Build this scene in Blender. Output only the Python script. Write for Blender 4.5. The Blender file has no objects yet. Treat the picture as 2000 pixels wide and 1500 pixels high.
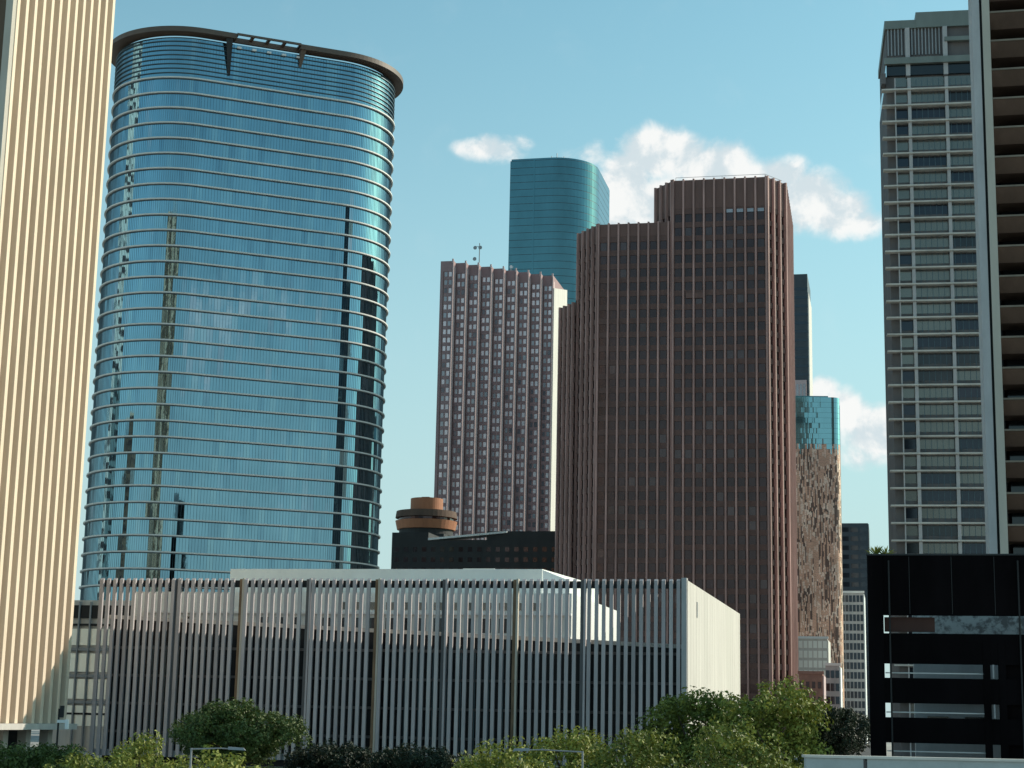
import bpy, math, random
from mathutils import Vector, Matrix
random.seed(7)
R = math.radians
sc = bpy.context.scene
col = sc.collection

# ------------------------------------------------------------------ camera
F_PX = 3339.0                      # focal length in photo pixels (2000 wide)
PITCH = math.atan(650 / F_PX)
ROLL = math.atan(354 / 17150.0)
CAM_Z = 7.0
fwd = Vector((0, math.cos(PITCH), math.sin(PITCH)))
r0 = Vector((1, 0, 0)); u0 = r0.cross(fwd)
rgt = r0 * math.cos(ROLL) + u0 * math.sin(ROLL)
upv = u0 * math.cos(ROLL) - r0 * math.sin(ROLL)
cam_data = bpy.data.cameras.new('camera')
cam = bpy.data.objects.new('camera', cam_data); col.objects.link(cam)
cam_data.sensor_width = 36; cam_data.lens = 36 * F_PX / 2000
cam_data.clip_start = 0.5; cam_data.clip_end = 20000
m = Matrix((rgt, upv, -fwd)).transposed().to_4x4(); m.translation = (0, 0, CAM_Z)
cam.matrix_world = m
sc.camera = cam

def ray(px, py):
    return (fwd * F_PX + rgt * (px - 1000) - upv * (py - 750)).normalized()
def at(px, py, D):                 # survey helper: point on that sight line at depth D metres
    d = ray(px, py); t = D / d.y
    return (d.x * t, D, CAM_Z + d.z * t)

# ------------------------------------------------------------------ sun + world
SUN_AZ = math.atan2(0.93, 0.37)    # from +Y towards +X
SUN_EL = R(29)
S = Vector((math.sin(SUN_AZ) * math.cos(SUN_EL), math.cos(SUN_AZ) * math.cos(SUN_EL), math.sin(SUN_EL)))
sd = bpy.data.lights.new('sun', 'SUN'); sd.energy = 3.9; sd.angle = R(0.53); sd.color = (1.0, 0.90, 0.76)
so = bpy.data.objects.new('sun', sd); col.objects.link(so)
so.rotation_euler = (-S).to_track_quat('-Z', 'Y').to_euler(); so.location = S * 600

SKY_STRENGTH = 0.15
SKY_TINT = (0.76, 1.15, 0.97)
world = bpy.data.worlds.new('World'); sc.world = world; world.use_nodes = True
nt = world.node_tree; nt.nodes.clear(); N = nt.nodes; Lk = nt.links
def wn(t, **k):
    n = N.new(t)
    for a, b in k.items(): setattr(n, a, b)
    return n
def wmath(op, a, b=None, c=None):
    n = wn('ShaderNodeMath', operation=op)
    for i, v in enumerate((a, b, c)):
        if v is None: continue
        if isinstance(v, (int, float)): n.inputs[i].default_value = v
        else: Lk.new(v, n.inputs[i])
    return n.outputs[0]
def wsmooth(v, lo, hi, a=0.0, b=1.0):
    n = wn('ShaderNodeMapRange', interpolation_type='SMOOTHSTEP')
    Lk.new(v, n.inputs[0])
    for i, q in enumerate((lo, hi, a, b)): n.inputs[i + 1].default_value = q
    return n.outputs[0]
sky = wn('ShaderNodeTexSky', sky_type='NISHITA'); sky.sun_disc = False
sky.sun_elevation = SUN_EL; sky.sun_rotation = SUN_AZ
sky.air_density = 1.0; sky.dust_density = 1.0; sky.ozone_density = 1.0
tint = wn('ShaderNodeMix', data_type='RGBA', blend_type='MULTIPLY'); tint.inputs[0].default_value = 1
Lk.new(sky.outputs[0], tint.inputs[6]); tint.inputs[7].default_value = (*SKY_TINT, 1)
tc = wn('ShaderNodeTexCoord'); sx = wn('ShaderNodeSeparateXYZ'); Lk.new(tc.outputs['Generated'], sx.inputs[0])
az = wmath('ARCTAN2', sx.outputs[0], sx.outputs[1]); el = wmath('ARCSINE', sx.outputs[2])
cv = wn('ShaderNodeCombineXYZ'); Lk.new(az, cv.inputs[0]); Lk.new(el, cv.inputs[1])
def wnoise(vec, scale, detail, rough, off=(0, 0, 0), dist=0.0):
    a = wn('ShaderNodeVectorMath', operation='ADD'); Lk.new(vec, a.inputs[0]); a.inputs[1].default_value = off
    n = wn('ShaderNodeTexNoise'); n.inputs['Scale'].default_value = scale; n.inputs['Detail'].default_value = detail
    n.inputs['Roughness'].default_value = rough; n.inputs['Distortion'].default_value = dist
    Lk.new(a.outputs[0], n.inputs['Vector']); return n.outputs[0]
blobs = [(1268,300,70,58,1.0),(1330,305,72,50,1.0),(1225,345,62,66,1.0),(1200,405,50,66,.9),(1165,302,48,30,.5),
         (1400,330,85,55,1.0),(1470,365,80,52,.95),(1525,345,65,40,.85),(1570,390,90,58,1.0),(1635,418,75,48,.95),(1685,432,46,34,.7),
         (960,290,66,28,.8),(915,288,40,18,.5),(1018,280,28,20,.45),(1110,300,40,18,.25),(1280,400,90,60,.9),
         (1608,765,34,30,.8),(1650,800,55,42,.95),(1705,840,60,55,1.0),(1690,890,60,30,.5)]
best = None
for (cx, cy, rx, ry, w) in blobs:
    d = ray(cx, cy); a0 = math.atan2(d.x, d.y); e0 = math.asin(d.z)
    v1 = wn('ShaderNodeVectorMath', operation='SUBTRACT'); Lk.new(cv.outputs[0], v1.inputs[0]); v1.inputs[1].default_value = (a0, e0, 0)
    v2 = wn('ShaderNodeVectorMath', operation='MULTIPLY'); Lk.new(v1.outputs[0], v2.inputs[0]); v2.inputs[1].default_value = (F_PX / (rx * 1.25), F_PX / (ry * 1.25), 0)
    v3 = wn('ShaderNodeVectorMath', operation='LENGTH'); Lk.new(v2.outputs[0], v3.inputs[0])
    b = wmath('MULTIPLY', wsmooth(v3.outputs['Value'], 1.25, 0.1), w)
    best = b if best is None else wmath('SMOOTH_MAX', best, b, 0.1)
n_main = wnoise(cv.outputs[0], 30, 6, 0.58, dist=0.3)
n_off = wnoise(cv.outputs[0], 30, 6, 0.58, off=(0.012, 0.010, 0), dist=0.3)
dens = wmath('ADD', best, wmath('MULTIPLY', wmath('SUBTRACT', n_main, 0.5), 1.6))
gate = wsmooth(best, 0.03, 0.25)
alpha_in = wmath('MULTIPLY', wsmooth(dens, 0.10, 0.72), gate)
# the same scattered fair-weather cumulus all round, outside the framed part of the sky
sq = wn('ShaderNodeVectorMath', operation='MULTIPLY'); Lk.new(cv.outputs[0], sq.inputs[0]); sq.inputs[1].default_value = (1, 2.0, 1)
n_far = wnoise(sq.outputs[0], 4.5, 5, 0.55, off=(3.1, 1.7, 0))
outside = wsmooth(wmath('ABSOLUTE', az), 0.32, 0.50)
low = wmath('MULTIPLY', wsmooth(el, 0.02, 0.08), wsmooth(el, 0.75, 0.45))
alpha_out = wmath('MULTIPLY', wmath('MULTIPLY', wsmooth(n_far, 0.56, 0.74), outside), low)
alpha = wmath('MAXIMUM', alpha_in, alpha_out)
shade = wsmooth(wmath('SUBTRACT', n_main, n_off), -0.10, 0.10, 0.0, 1.0)
# pale summer haze towards the horizon, the same all round
hz = wmath('DIVIDE', wmath('MAXIMUM', el, 0.0), 0.27)
hw = wmath('MULTIPLY', wmath('POWER', 2.71828, wmath('MULTIPLY', wmath('MULTIPLY', hz, hz), -1.0)), 0.92)
# the haze is thin against the sun's own glare
sdot = wn('ShaderNodeVectorMath', operation='DOT_PRODUCT'); Lk.new(tc.outputs['Generated'], sdot.inputs[0]); sdot.inputs[1].default_value = tuple(S)
hw = wmath('MULTIPLY', hw, wsmooth(sdot.outputs['Value'], 0.72, 0.95, 1.0, 0.25))
hmix = wn('ShaderNodeMix', data_type='RGBA'); Lk.new(hw, hmix.inputs[0]); Lk.new(tint.outputs[2], hmix.inputs[6])
hmix.inputs[7].default_value = (3.15, 4.10, 4.30, 1)
ccol = wn('ShaderNodeMix', data_type='RGBA'); Lk.new(shade, ccol.inputs[0])
CLOUD = 5.8
ccol.inputs[6].default_value = (CLOUD * .70, CLOUD * .79, CLOUD * .83, 1); ccol.inputs[7].default_value = (CLOUD, CLOUD, CLOUD * .98, 1)
mixc = wn('ShaderNodeMix', data_type='RGBA'); Lk.new(wmath('MULTIPLY', alpha, 0.95), mixc.inputs[0])
Lk.new(hmix.outputs[2], mixc.inputs[6]); Lk.new(ccol.outputs[2], mixc.inputs[7])
bg = wn('ShaderNodeBackground'); bg.inputs[1].default_value = SKY_STRENGTH; Lk.new(mixc.outputs[2], bg.inputs[0])
wo = wn('ShaderNodeOutputWorld'); Lk.new(bg.outputs[0], wo.inputs[0])

vs = sc.view_settings
vs.view_transform = 'Standard'; vs.look = 'None'; vs.exposure = 0.15; vs.gamma = 1.0; vs.use_curve_mapping = False
sc.render.engine = 'CYCLES'
sc.cycles.max_bounces = 5; sc.cycles.diffuse_bounces = 2; sc.cycles.glossy_bounces = 3
world.cycles.sampling_method = 'MANUAL'; world.cycles.sample_map_resolution = 512

# ------------------------------------------------------------------ materials
M = {}
def mat(name, c, rough=.8, metal=0.0, var=.12, scale=.35, streak=0.3, spec=.4, bump=0.0, fine=0.0):
    """procedural paint / stone / metal: world-space noise with vertical weather streaks"""
    mt = bpy.data.materials.new(name); mt.use_nodes = True; t = mt.node_tree; b = t.nodes['Principled BSDF']
    b.inputs['Roughness'].default_value = rough; b.inputs['Metallic'].default_value = metal
    b.inputs['Specular IOR Level'].default_value = spec
    g = t.nodes.new('ShaderNodeNewGeometry'); mp = t.nodes.new('ShaderNodeMapping'); mp.inputs['Scale'].default_value = (1, 1, streak)
    t.links.new(g.outputs['Position'], mp.inputs['Vector'])
    nz = t.nodes.new('ShaderNodeTexNoise'); nz.inputs['Scale'].default_value = scale; nz.inputs['Detail'].default_value = 6; nz.inputs['Roughness'].default_value = .65
    t.links.new(mp.outputs[0], nz.inputs['Vector'])
    mr = t.nodes.new('ShaderNodeMapRange'); mr.inputs[1].default_value = .3; mr.inputs[2].default_value = .7
    mr.inputs[3].default_value = 1 - var; mr.inputs[4].default_value = 1 + var
    t.links.new(nz.outputs[0], mr.inputs[0])
    mx = t.nodes.new('ShaderNodeMix'); mx.data_type = 'RGBA'; mx.blend_type = 'MULTIPLY'; mx.inputs[0].default_value = 1
    mx.inputs[6].default_value = (*c, 1); t.links.new(mr.outputs[0], mx.inputs[7])
    t.links.new(mx.outputs[2], b.inputs['Base Color'])
    if bump:
        bp = t.nodes.new('ShaderNodeBump'); bp.inputs['Strength'].default_value = bump; bp.inputs['Distance'].default_value = .05
        n2 = t.nodes.new('ShaderNodeTexNoise'); n2.inputs['Scale'].default_value = 4; n2.inputs['Detail'].default_value = 4
        t.links.new(g.outputs['Position'], n2.inputs['Vector']); t.links.new(n2.outputs[0], bp.inputs['Height']); t.links.new(bp.outputs[0], b.inputs['Normal'])
    M[name] = mt; return mt
def glass(name, c, rough=.04, metal=1.0, wav=0.0, wscale=.25, var=.1):
    mt = mat(name, c, rough, metal, var, .12, .6, .6)
    if wav:
        t = mt.node_tree; b = t.nodes['Principled BSDF']; g = t.nodes.new('ShaderNodeNewGeometry')
        nz = t.nodes.new('ShaderNodeTexNoise'); nz.inputs['Scale'].default_value = wscale; nz.inputs['Detail'].default_value = 3
        t.links.new(g.outputs['Position'], nz.inputs['Vector'])
        bp = t.nodes.new('ShaderNodeBump'); bp.inputs['Strength'].default_value = wav; bp.inputs['Distance'].default_value = .05
        t.links.new(nz.outputs[0], bp.inputs['Height']); t.links.new(bp.outputs[0], b.inputs['Normal'])
    return mt
mat('tan_rib', (.80, .65, .495), .85, var=.11, scale=.5, streak=.15)
mat('tan_joint', (.215, .155, .115), .8, var=.15)
mat('tan_wall', (.165, .118, .085), .85, var=.16)
mat('tan_window', (.10, .072, .055), .35, var=.2)
mat('concrete', (.46, .45, .45), .85, var=.12, scale=.6)
mat('concrete_pale', (.60, .57, .52), .85, var=.13, scale=.7, streak=.08)
mat('panel_b', (.56, .535, .485), .85, var=.15, scale=.7, streak=.08)
mat('concrete_warm', (.52, .47, .40), .85, var=.1)
mat('concrete_dark', (.14, .13, .13), .85, var=.2)
mat('slat_stone', (.48, .435, .44), .85, var=.16, scale=.8, streak=.12)
mat('slat_stone_b', (.39, .355, .36), .85, var=.2, scale=.8, streak=.12)
mat('slat_stone_c', (.54, .49, .485), .85, var=.2, scale=.8, streak=.12)
mat('white_wall', (.80, .82, .78), .8, var=.05)
mat('slab_stone', (.56, .53, .48), .8, var=.22, scale=.25, streak=1)
def mottled(name, c1, c2, scale):
    mt = mat(name, c1, .85, var=.1); t = mt.node_tree; b = t.nodes['Principled BSDF']
    g = t.nodes.new('ShaderNodeNewGeometry'); nz = t.nodes.new('ShaderNodeTexNoise'); nz.inputs['Scale'].default_value = scale; nz.inputs['Detail'].default_value = 5; nz.inputs['Roughness'].default_value = .7
    t.links.new(g.outputs['Position'], nz.inputs['Vector'])
    cr = t.nodes.new('ShaderNodeValToRGB'); cr.color_ramp.elements[0].position = .42; cr.color_ramp.elements[1].position = .54
    cr.color_ramp.elements[0].color = (*c2, 1); cr.color_ramp.elements[1].color = (*c1, 1)
    t.links.new(nz.outputs[0], cr.inputs[0]); t.links.new(cr.outputs[0], b.inputs['Base Color'])
mottled('mottled_wall', (.60, .58, .55), (.22, .20, .19), 1.1)
mat('rust', (.24, .15, .09), .8, var=.3, scale=1.5)
mat('black_steel', (.014, .014, .015), .6, var=.3)
mat('grey_steel', (.30, .31, .32), .5, .3, var=.15)
mat('canopy_brown', (.12, .085, .065), .55, var=.12)
mat('band_pale', (.74, .72, .68), .6, 0, var=.06)
mat('mullion', (.10, .14, .16), .4, .5, var=.1)
mat('shadow_line', (.09, .12, .14), .4, .3, var=.1)  # tone of the painted shadow line under the glass tower bands
mat('brown_wall', (.098, .055, .048), .75, var=.15)
mat('brown_rib', (.45, .27, .24), .7, var=.38, scale=.45, streak=.10)  # strong streaks paint sunlit stretches onto some ribs
mat('brown_spandrel', (.155, .087, .075), .7, var=.2)
mat('brown_top', (.19, .108, .093), .75, var=.12)
mat('pink_stone', (.325, .21, .21), .8, var=.10)
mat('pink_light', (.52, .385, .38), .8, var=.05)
mat('copper_stone', (.40, .165, .085), .7, var=.15)
mat('red_brick', (.36, .17, .13), .85, var=.2, scale=1.2, streak=1)
mat('black_paint', (.006, .0048, .0055), .95, var=.35, spec=.04)
mat('soffit_brown', (.12, .075, .055), .85, var=.25, scale=.3)
mat('soffit_edge', (.22, .18, .14), .8, var=.3)
mat('ramp_red', (.075, .035, .028), .85, var=.25)
mat('asphalt', (.05, .05, .052), .9, var=.2, scale=.5, streak=1)
mat('pavement', (.32, .31, .29), .9, var=.15, scale=.8, streak=1)
mat('grass', (.06, .09, .025), .95, var=.35, scale=.5, streak=1)
mat('slate_wall', (.05, .06, .072), .5, .1, var=.15)
mat('graphite', (.032, .034, .036), .7, var=.25)
mat('white_paint', (.78, .79, .78), .6, var=.06)
mat('grey_rail', (.42, .46, .46), .7, var=.12, scale=1.5, streak=1, bump=.2)
mat('bark', (.09, .07, .05), .95, var=.3, scale=3, streak=.3)
glass('blue_glass', (.215, .365, .445), .03, wav=.14)
glass('blue_glass_b', (.245, .40, .47), .10, wav=.12)
glass('blue_glass_c', (.185, .32, .40), .05, wav=.12)
glass('teal_glass', (.095, .19, .22), .08, wav=.08)
glass('cyan_glass', (.22, .40, .45), .06, wav=.08)
glass('dark_glass', (.035, .04, .045), .08, .6)
glass('dark_blue_glass', (.028, .036, .05), .06, .5)
mat('black_glass', (.006, .007, .011), .30, 0, var=.3, spec=.25)
mat('crown_metal', (.20, .22, .20), .5, .3, var=.12)
glass('green_glass', (.165, .162, .148), .2, .8, wav=.06)
glass('pale_glass', (.86, .90, .84), .3, .5, wav=.1)
glass('brown_glass', (.058, .033, .035), .12, .6, var=.3)
glass('brown_glass_lit', (.085, .056, .058), .15, .6, var=.3)
glass('bright_pane', (.66, .52, .53), .25, .6, var=.15)
glass('dim_pane', (.30, .265, .28), .2, .7, var=.2)
glass('mauve_glass', (.14, .11, .12), .2, .6)
glass('reflect_copper', (.68, .36, .25), .35, .15, var=.3)  # painted reflection tones for the mirror tower's lower panes
glass('reflect_pale', (.88, .60, .47), .35, .15, var=.3)
glass('reflect_dark', (.15, .075, .055), .35, .15, var=.3)
def leaf_mat(name, c1, c2):
    mt = bpy.data.materials.new(name); mt.use_nodes = True; t = mt.node_tree; t.nodes.clear()
    g = t.nodes.new('ShaderNodeNewGeometry'); rnd = t.nodes.new('ShaderNodeTexNoise'); rnd.inputs['Scale'].default_value = 1.3; rnd.inputs['Detail'].default_value = 5
    t.links.new(g.outputs['Position'], rnd.inputs['Vector'])
    cr = t.nodes.new('ShaderNodeValToRGB'); cr.color_ramp.elements[0].position = .35; cr.color_ramp.elements[1].position = .68
    cr.color_ramp.elements[0].color = (*c1, 1); cr.color_ramp.elements[1].color = (*c2, 1)
    t.links.new(rnd.outputs[0], cr.inputs[0])
    d = t.nodes.new('ShaderNodeBsdfPrincipled'); d.inputs['Roughness'].default_value = .55; d.inputs['Specular IOR Level'].default_value = .35
    tr = t.nodes.new('ShaderNodeBsdfTranslucent'); mx = t.nodes.new('ShaderNodeMixShader'); mx.inputs[0].default_value = .18
    t.links.new(cr.outputs[0], d.inputs['Base Color']); t.links.new(cr.outputs[0], tr.inputs['Color'])
    t.links.new(d.outputs[0], mx.inputs[1]); t.links.new(tr.outputs[0], mx.inputs[2])
    o = t.nodes.new('ShaderNodeOutputMaterial'); t.links.new(mx.outputs[0], o.inputs[0]); M[name] = mt
leaf_mat('leaf_bright', (.10, .135, .02), (.36, .37, .07))
leaf_mat('leaf_mid', (.07, .10, .018), (.29, .31, .055))
leaf_mat('leaf_dark', (.045, .075, .018), (.12, .165, .038))
leaf_mat('leaf_black', (.012, .022, .012), (.03, .045, .02))

# ------------------------------------------------------------------ mesh helpers
class MB:
    def __init__(self): self.v = []; self.f = []; self.m = []
    def add(self, vs, fs, mi=0):
        o = len(self.v); self.v += vs; self.f += [tuple(i + o for i in f) for f in fs]; self.m += [mi] * len(fs); return self
    def box(self, x0, x1, y0, y1, z0, z1, mi=0):
        v = [(x, y, z) for z in (z0, z1) for y in (y0, y1) for x in (x0, x1)]
        return self.add(v, [(0, 2, 3, 1), (4, 5, 7, 6), (0, 1, 5, 4), (2, 6, 7, 3), (0, 4, 6, 2), (1, 3, 7, 5)], mi)
    def obox(self, p0, p1, d0, d1, z0, z1, mi=0):
        """box along the plan line p0-p1, from d0 to d1 outward (right-hand side of p0->p1)"""
        ax, ay = p0; bx, by = p1; L = math.hypot(bx - ax, by - ay); tx, ty = (bx - ax) / L, (by - ay) / L; nx, ny = ty, -tx
        c = [(ax + nx * d0, ay + ny * d0), (bx + nx * d0, by + ny * d0), (bx + nx * d1, by + ny * d1), (ax + nx * d1, ay + ny * d1)]
        v = [(x, y, z0) for x, y in c] + [(x, y, z1) for x, y in c]
        return self.add(v, [(0, 1, 2, 3), (7, 6, 5, 4), (0, 4, 5, 1), (1, 5, 6, 2), (2, 6, 7, 3), (3, 7, 4, 0)], mi)
    def prism(self, poly, z0, z1, mi=0, cap=True):
        n = len(poly); zt = z1 if isinstance(z1, (list, tuple)) else [z1] * n
        v = [(x, y, z0) for x, y in poly] + [(p[0], p[1], z) for p, z in zip(poly, zt)]
        fs = [(i, (i + 1) % n, n + (i + 1) % n, n + i) for i in range(n)]
        if cap: fs += [tuple(range(n))[::-1], tuple(range(n, 2 * n))]
        return self.add(v, fs, mi)
    def ring(self, outer, inner, z0, z1, closed=True, mi=0):
        n = len(outer)
        v = [(*p, z0) for p in outer] + [(*p, z0) for p in inner] + [(*p, z1) for p in outer] + [(*p, z1) for p in inner]
        fs = []
        for i in range(n if closed else n - 1):
            j = (i + 1) % n
            fs += [(i, j, 2 * n + j, 2 * n + i), (n + j, n + i, 3 * n + i, 3 * n + j), (2 * n + i, 2 * n + j, 3 * n + j, 3 * n + i), (j, i, n + i, n + j)]
        if not closed: fs += [(0, 2 * n, 3 * n, n), (n - 1, 2 * n - 1, 4 * n - 1, 3 * n - 1)]
        return self.add(v, fs, mi)
    def tube(self, pts, rad, seg=8, mi=0):
        rs = rad if isinstance(rad, (list, tuple)) else [rad] * len(pts)
        rings = []
        for i, p in enumerate(pts):
            p = Vector(p); a = Vector(pts[max(i - 1, 0)]); b = Vector(pts[min(i + 1, len(pts) - 1)])
            d = (b - a).normalized(); q = Vector((0, 0, 1)) if abs(d.z) < .9 else Vector((1, 0, 0))
            e = d.cross(q).normalized(); g = d.cross(e)
            rings.append([tuple(p + (e * math.cos(2 * math.pi * k / seg) + g * math.sin(2 * math.pi * k / seg)) * rs[i]) for k in range(seg)])
        v = [x for rr in rings for x in rr]; fs = []
        for i in range(len(pts) - 1):
            for k in range(seg):
                k2 = (k + 1) % seg; fs.append((i * seg + k, i * seg + k2, (i + 1) * seg + k2, (i + 1) * seg + k))
        fs += [tuple(range(seg))[::-1], tuple((len(pts) - 1) * seg + k for k in range(seg))]
        return self.add(v, fs, mi)
    def mesh(self, name, mats):
        me = bpy.data.meshes.new(name); me.from_pydata(self.v, [], self.f)
        for q in (mats if isinstance(mats, (list, tuple)) else [mats]): me.materials.append(M[q])
        me.polygons.foreach_set('material_index', self.m); me.update()
        return me
    def build(self, name, mats, parent=None, stuff=False):
        return inst(name, self.mesh(name, mats), parent, stuff=stuff)
def inst(name, me, parent=None, loc=(0, 0, 0), rz=0.0, stuff=False):
    o = bpy.data.objects.new(name, me); o.location = loc; o.rotation_euler = (0, 0, rz); o.parent = parent; col.objects.link(o)
    if stuff: o['kind'] = 'stuff'
    return o
def boxmesh(name, m, sx, sy, sz):
    return MB().box(-sx / 2, sx / 2, -sy, 0, 0, sz).mesh(name, m)     # front at -y, base at z 0
def tag(o, label, cat, group=None):
    o['label'] = label; o['category'] = cat
    if group: o['group'] = group
    return o
def thing(name, loc, rz, label, cat, group=None):
    o = bpy.data.objects.new(name, None); o.location = loc; o.rotation_euler = (0, 0, rz); o.empty_display_size = 2; col.objects.link(o)
    return tag(o, label, cat, group)
def struct(name, me):
    o = inst(name, me); o['kind'] = 'structure'; return o
GRID = R(-12.5)                    # the street grid
def loc_of(root, p):               # a world plan point in the frame of a thing
    dx, dy = p[0] - root.location.x, p[1] - root.location.y; a = root.rotation_euler[2]
    return (dx * math.cos(a) + dy * math.sin(a), -dx * math.sin(a) + dy * math.cos(a))

# ------------------------------------------------------------------ ground, roads
struct('ground', MB().add([(-6000, -1500, 0), (6000, -1500, 0), (6000, 9000, 0), (-6000, 9000, 0)], [(0, 1, 2, 3)]).mesh('ground', 'pavement'))
ca, sa = math.cos(GRID), math.sin(GRID)
def gpt(u, v, o=(0, 0)): return (o[0] + u * ca - v * sa, o[1] + u * sa + v * ca)
def strip(name, u0, u1, v0, v1, z, m_, o):
    c = [gpt(u0, v0, o), gpt(u1, v0, o), gpt(u1, v1, o), gpt(u0, v1, o)]
    return struct(name, MB().add([(*p, z) for p in c], [(0, 1, 2, 3)]).mesh(name, m_))
strip('road', -300, 300, -28, -14, .004, 'asphalt', (-54.7, 233))
strip('road', 86, 99, -200, 700, .008, 'asphalt', (-54.7, 233))
struct('kerb', MB().obox(gpt(-300, -13.9, (-54.7, 233)), gpt(85, -13.9, (-54.7, 233)), -.3, 0, 0, .13).mesh('kerb', 'concrete'))
mk = boxmesh('lane_mark', 'white_paint', 3.0, .12, .004)
for k in range(-10, 9): 
    o = inst('lane_mark', mk, None, (*gpt(k * 9, -21, (-54.7, 233)), .008), GRID); o['kind'] = 'structure'
strip('lawn', 2, 78, -11, -1.5, .012, 'grass', (-54.7, 233))

# ------------------------------------------------------------------ slatted low building
def build_slatted():
    A = R(-13.2); L = 80.0; H = 24.4; DP = 68
    t = thing('slatted_building', (-55.4, 233.1, 0), A, 'low wide building screened by pale vertical concrete slats, cream end wall', 'building')
    # inner dark glass block, top sloped to follow the reflected band's lower edge
    zl, zr = 19.2, 16.0
    MB().add([(.7, 2.6, 0), (79.2, 2.6, 0), (79.2, 2.6, zr), (.7, 2.6, zl), (.7, 63.9, 0), (79.2, 63.9, 0), (79.2, 63.9, zr), (.7, 63.9, zl)],
             [(0, 1, 2, 3), (5, 4, 7, 6), (3, 2, 6, 7), (4, 0, 3, 7), (1, 5, 6, 2)]).build('glass_block', 'black_glass', t)
    MB().add([(.7, 2.1, zl - .15), (79.2, 2.1, zr - .15), (79.2, 2.1, zr + .35), (.7, 2.1, zl + .35), (.7, 3.1, zl - .15), (79.2, 3.1, zr - .15), (79.2, 3.1, zr + .35), (.7, 3.1, zl + .35)],
             [(0, 1, 2, 3), (5, 4, 7, 6), (3, 2, 6, 7), (1, 0, 4, 5), (4, 0, 3, 7), (1, 5, 6, 2)]).build('roof_edge', 'concrete_pale', t)
    for z in (3.9, 7.6, 11.3, 15.0):
        MB().box(.8, 79.1, 2.35, 2.6, z, z + .35).build('floor_band', 'concrete_dark', t)
    me = boxmesh('window_mullion', 'mullion', .12, .12, 14.6)
    for k in range(41): inst('window_mullion', me, t, (1.7 + k * 1.87, 2.6, .9))
    # slats
    post_x = [11.3, 20.5, 29.9, 39.4, 48.5, 57.9, 66.7]
    ms = [MB().add([(-.23, 0, .9), (.23, 0, .9), (.23, .36, .9), (-.23, .36, .9), (-.23, 0, H - .25), (.23, 0, H - .25), (.23, .36, H), (-.23, .36, H)],
            [(0, 3, 2, 1), (4, 5, 6, 7), (0, 1, 5, 4), (1, 2, 6, 5), (2, 3, 7, 6), (3, 0, 4, 7)]).mesh('slat', q_) for q_ in ('slat_stone', 'slat_stone_b', 'slat_stone_c')]
    n = 84
    for k in range(n):
        x = .35 + k * (L - 1.1) / (n - 1) * .995
        if min(abs(x - p) for p in post_x) < .40: continue
        inst('slat', random.choices(ms, (.6, .22, .18))[0], t, (x + random.uniform(-.02, .02), random.uniform(-.015, .015), 0), random.uniform(-.02, .02))
    for k, p in enumerate(post_x):
        MB().box(p - .36, p + .06, .35, .95, .9, H - .1).build('post', 'rust' if k % 2 else 'concrete_dark', t)
        MB().box(p + .10, p + .36, .1, .75, .9, H).build('post', 'concrete_warm' if k % 2 else 'slat_stone', t)
    MB().box(.2, L - .2, .64, 1.05, H - 1.15, H - .25).build('top_rail', 'black_steel', t)
    MB().box(.2, L - .2, .64, 1.05, .9, 1.7).build('bottom_rail', 'concrete', t)
    MB().box(L - .75, L - .1, -.05, 1.2, 0, H + .15).build('corner_pier', 'concrete', t)
    MB().box(0.0, .0 + .12, .1, 1.0, .5, H - .1).build('corner_pier', 'slat_stone', t)
    # cream end wall in precast panels
    np_ = 22; w = (DP - .4) / np_
    pm = [boxmesh('wall_panel', q_, w - .06, .35, H - .25) for q_ in ('concrete_pale', 'panel_b')]
    MB().box(L - .9, L - .38, 1.3, DP, 0, H - .3).build('end_wall', 'concrete_warm', t)
    for k in range(np_):
        inst('wall_panel', random.choices(pm, (.65, .35))[0], t, (L - .37, .3 + w * (k + .5), .1), math.pi / 2)
    MB().box(L, L + .06, 9.5, 10.3, H - 4.2, H - 2.2).build('vent', 'grey_steel', t)
    MB().box(.6, L - .95, 64, DP, 0, zr - 2).build('rear_block', 'concrete_dark', t)
    # invented white storey, its windows and ledges stand for street reflections in glass
    MB().box(.9, 63.5, 9, 46, 15.6, 23.2).build('reflection_storey', 'white_wall', t)
    wm = boxmesh('window', 'dark_glass', 1.15, .1, 1.9)
    wm2 = boxmesh('window', 'green_glass', 1.15, .1, 1.0)
    for k in range(24):
        if 6 < k < 22 or random.random() < .25:
            inst('window', wm, t, (7 + k * 2.25, 9.0, 17.9))
        if k > 10: inst('window', wm2, t, (7 + k * 2.25, 9.0, 20.9))
    for z in (17.2, 20.25): MB().box(2.5, 63.5, 8.6, 9.0, z, z + .3).build('ledge', 'white_paint', t)
    return t
slat = build_slatted()
# penthouse of that roof
x0, y0 = loc_of(slat, at(450, 1108, 242.6)[:2]); x1, y1 = loc_of(slat, at(1058, 1108, 232)[:2])
zP = 26.75
MB().add([(x0, 13, 23.2), (x1, 13, 23.2), (x1 + 2.6, 13, 23.2), (x0, 40, 23.2), (x1 + 2.6, 40, 23.2), (x0, 13, zP), (x1, 13, zP), (x1 + 2.6, 40, zP), (x0, 40, zP), (x1 + 4.4, 22, 23.2)],
         [(0, 1, 6, 5), (5, 6, 7, 8), (1, 4, 7, 6), (3, 0, 5, 8), (4, 3, 8, 7), (0, 3, 4, 1)]).build('penthouse', 'white_wall', slat)
MB().prism([(x1 + .02, 13.2), (x1 + 3.2, 15.5), (x1 + 3.2, 30), (x1 + .02, 30)], 23.2, [zP - .1, zP - 1.3, zP - 1.3, zP - .1]).build('sloped_bulkhead', 'white_paint', slat)
ux, uy = loc_of(slat, at(905, 1100, 262)[:2])
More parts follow.
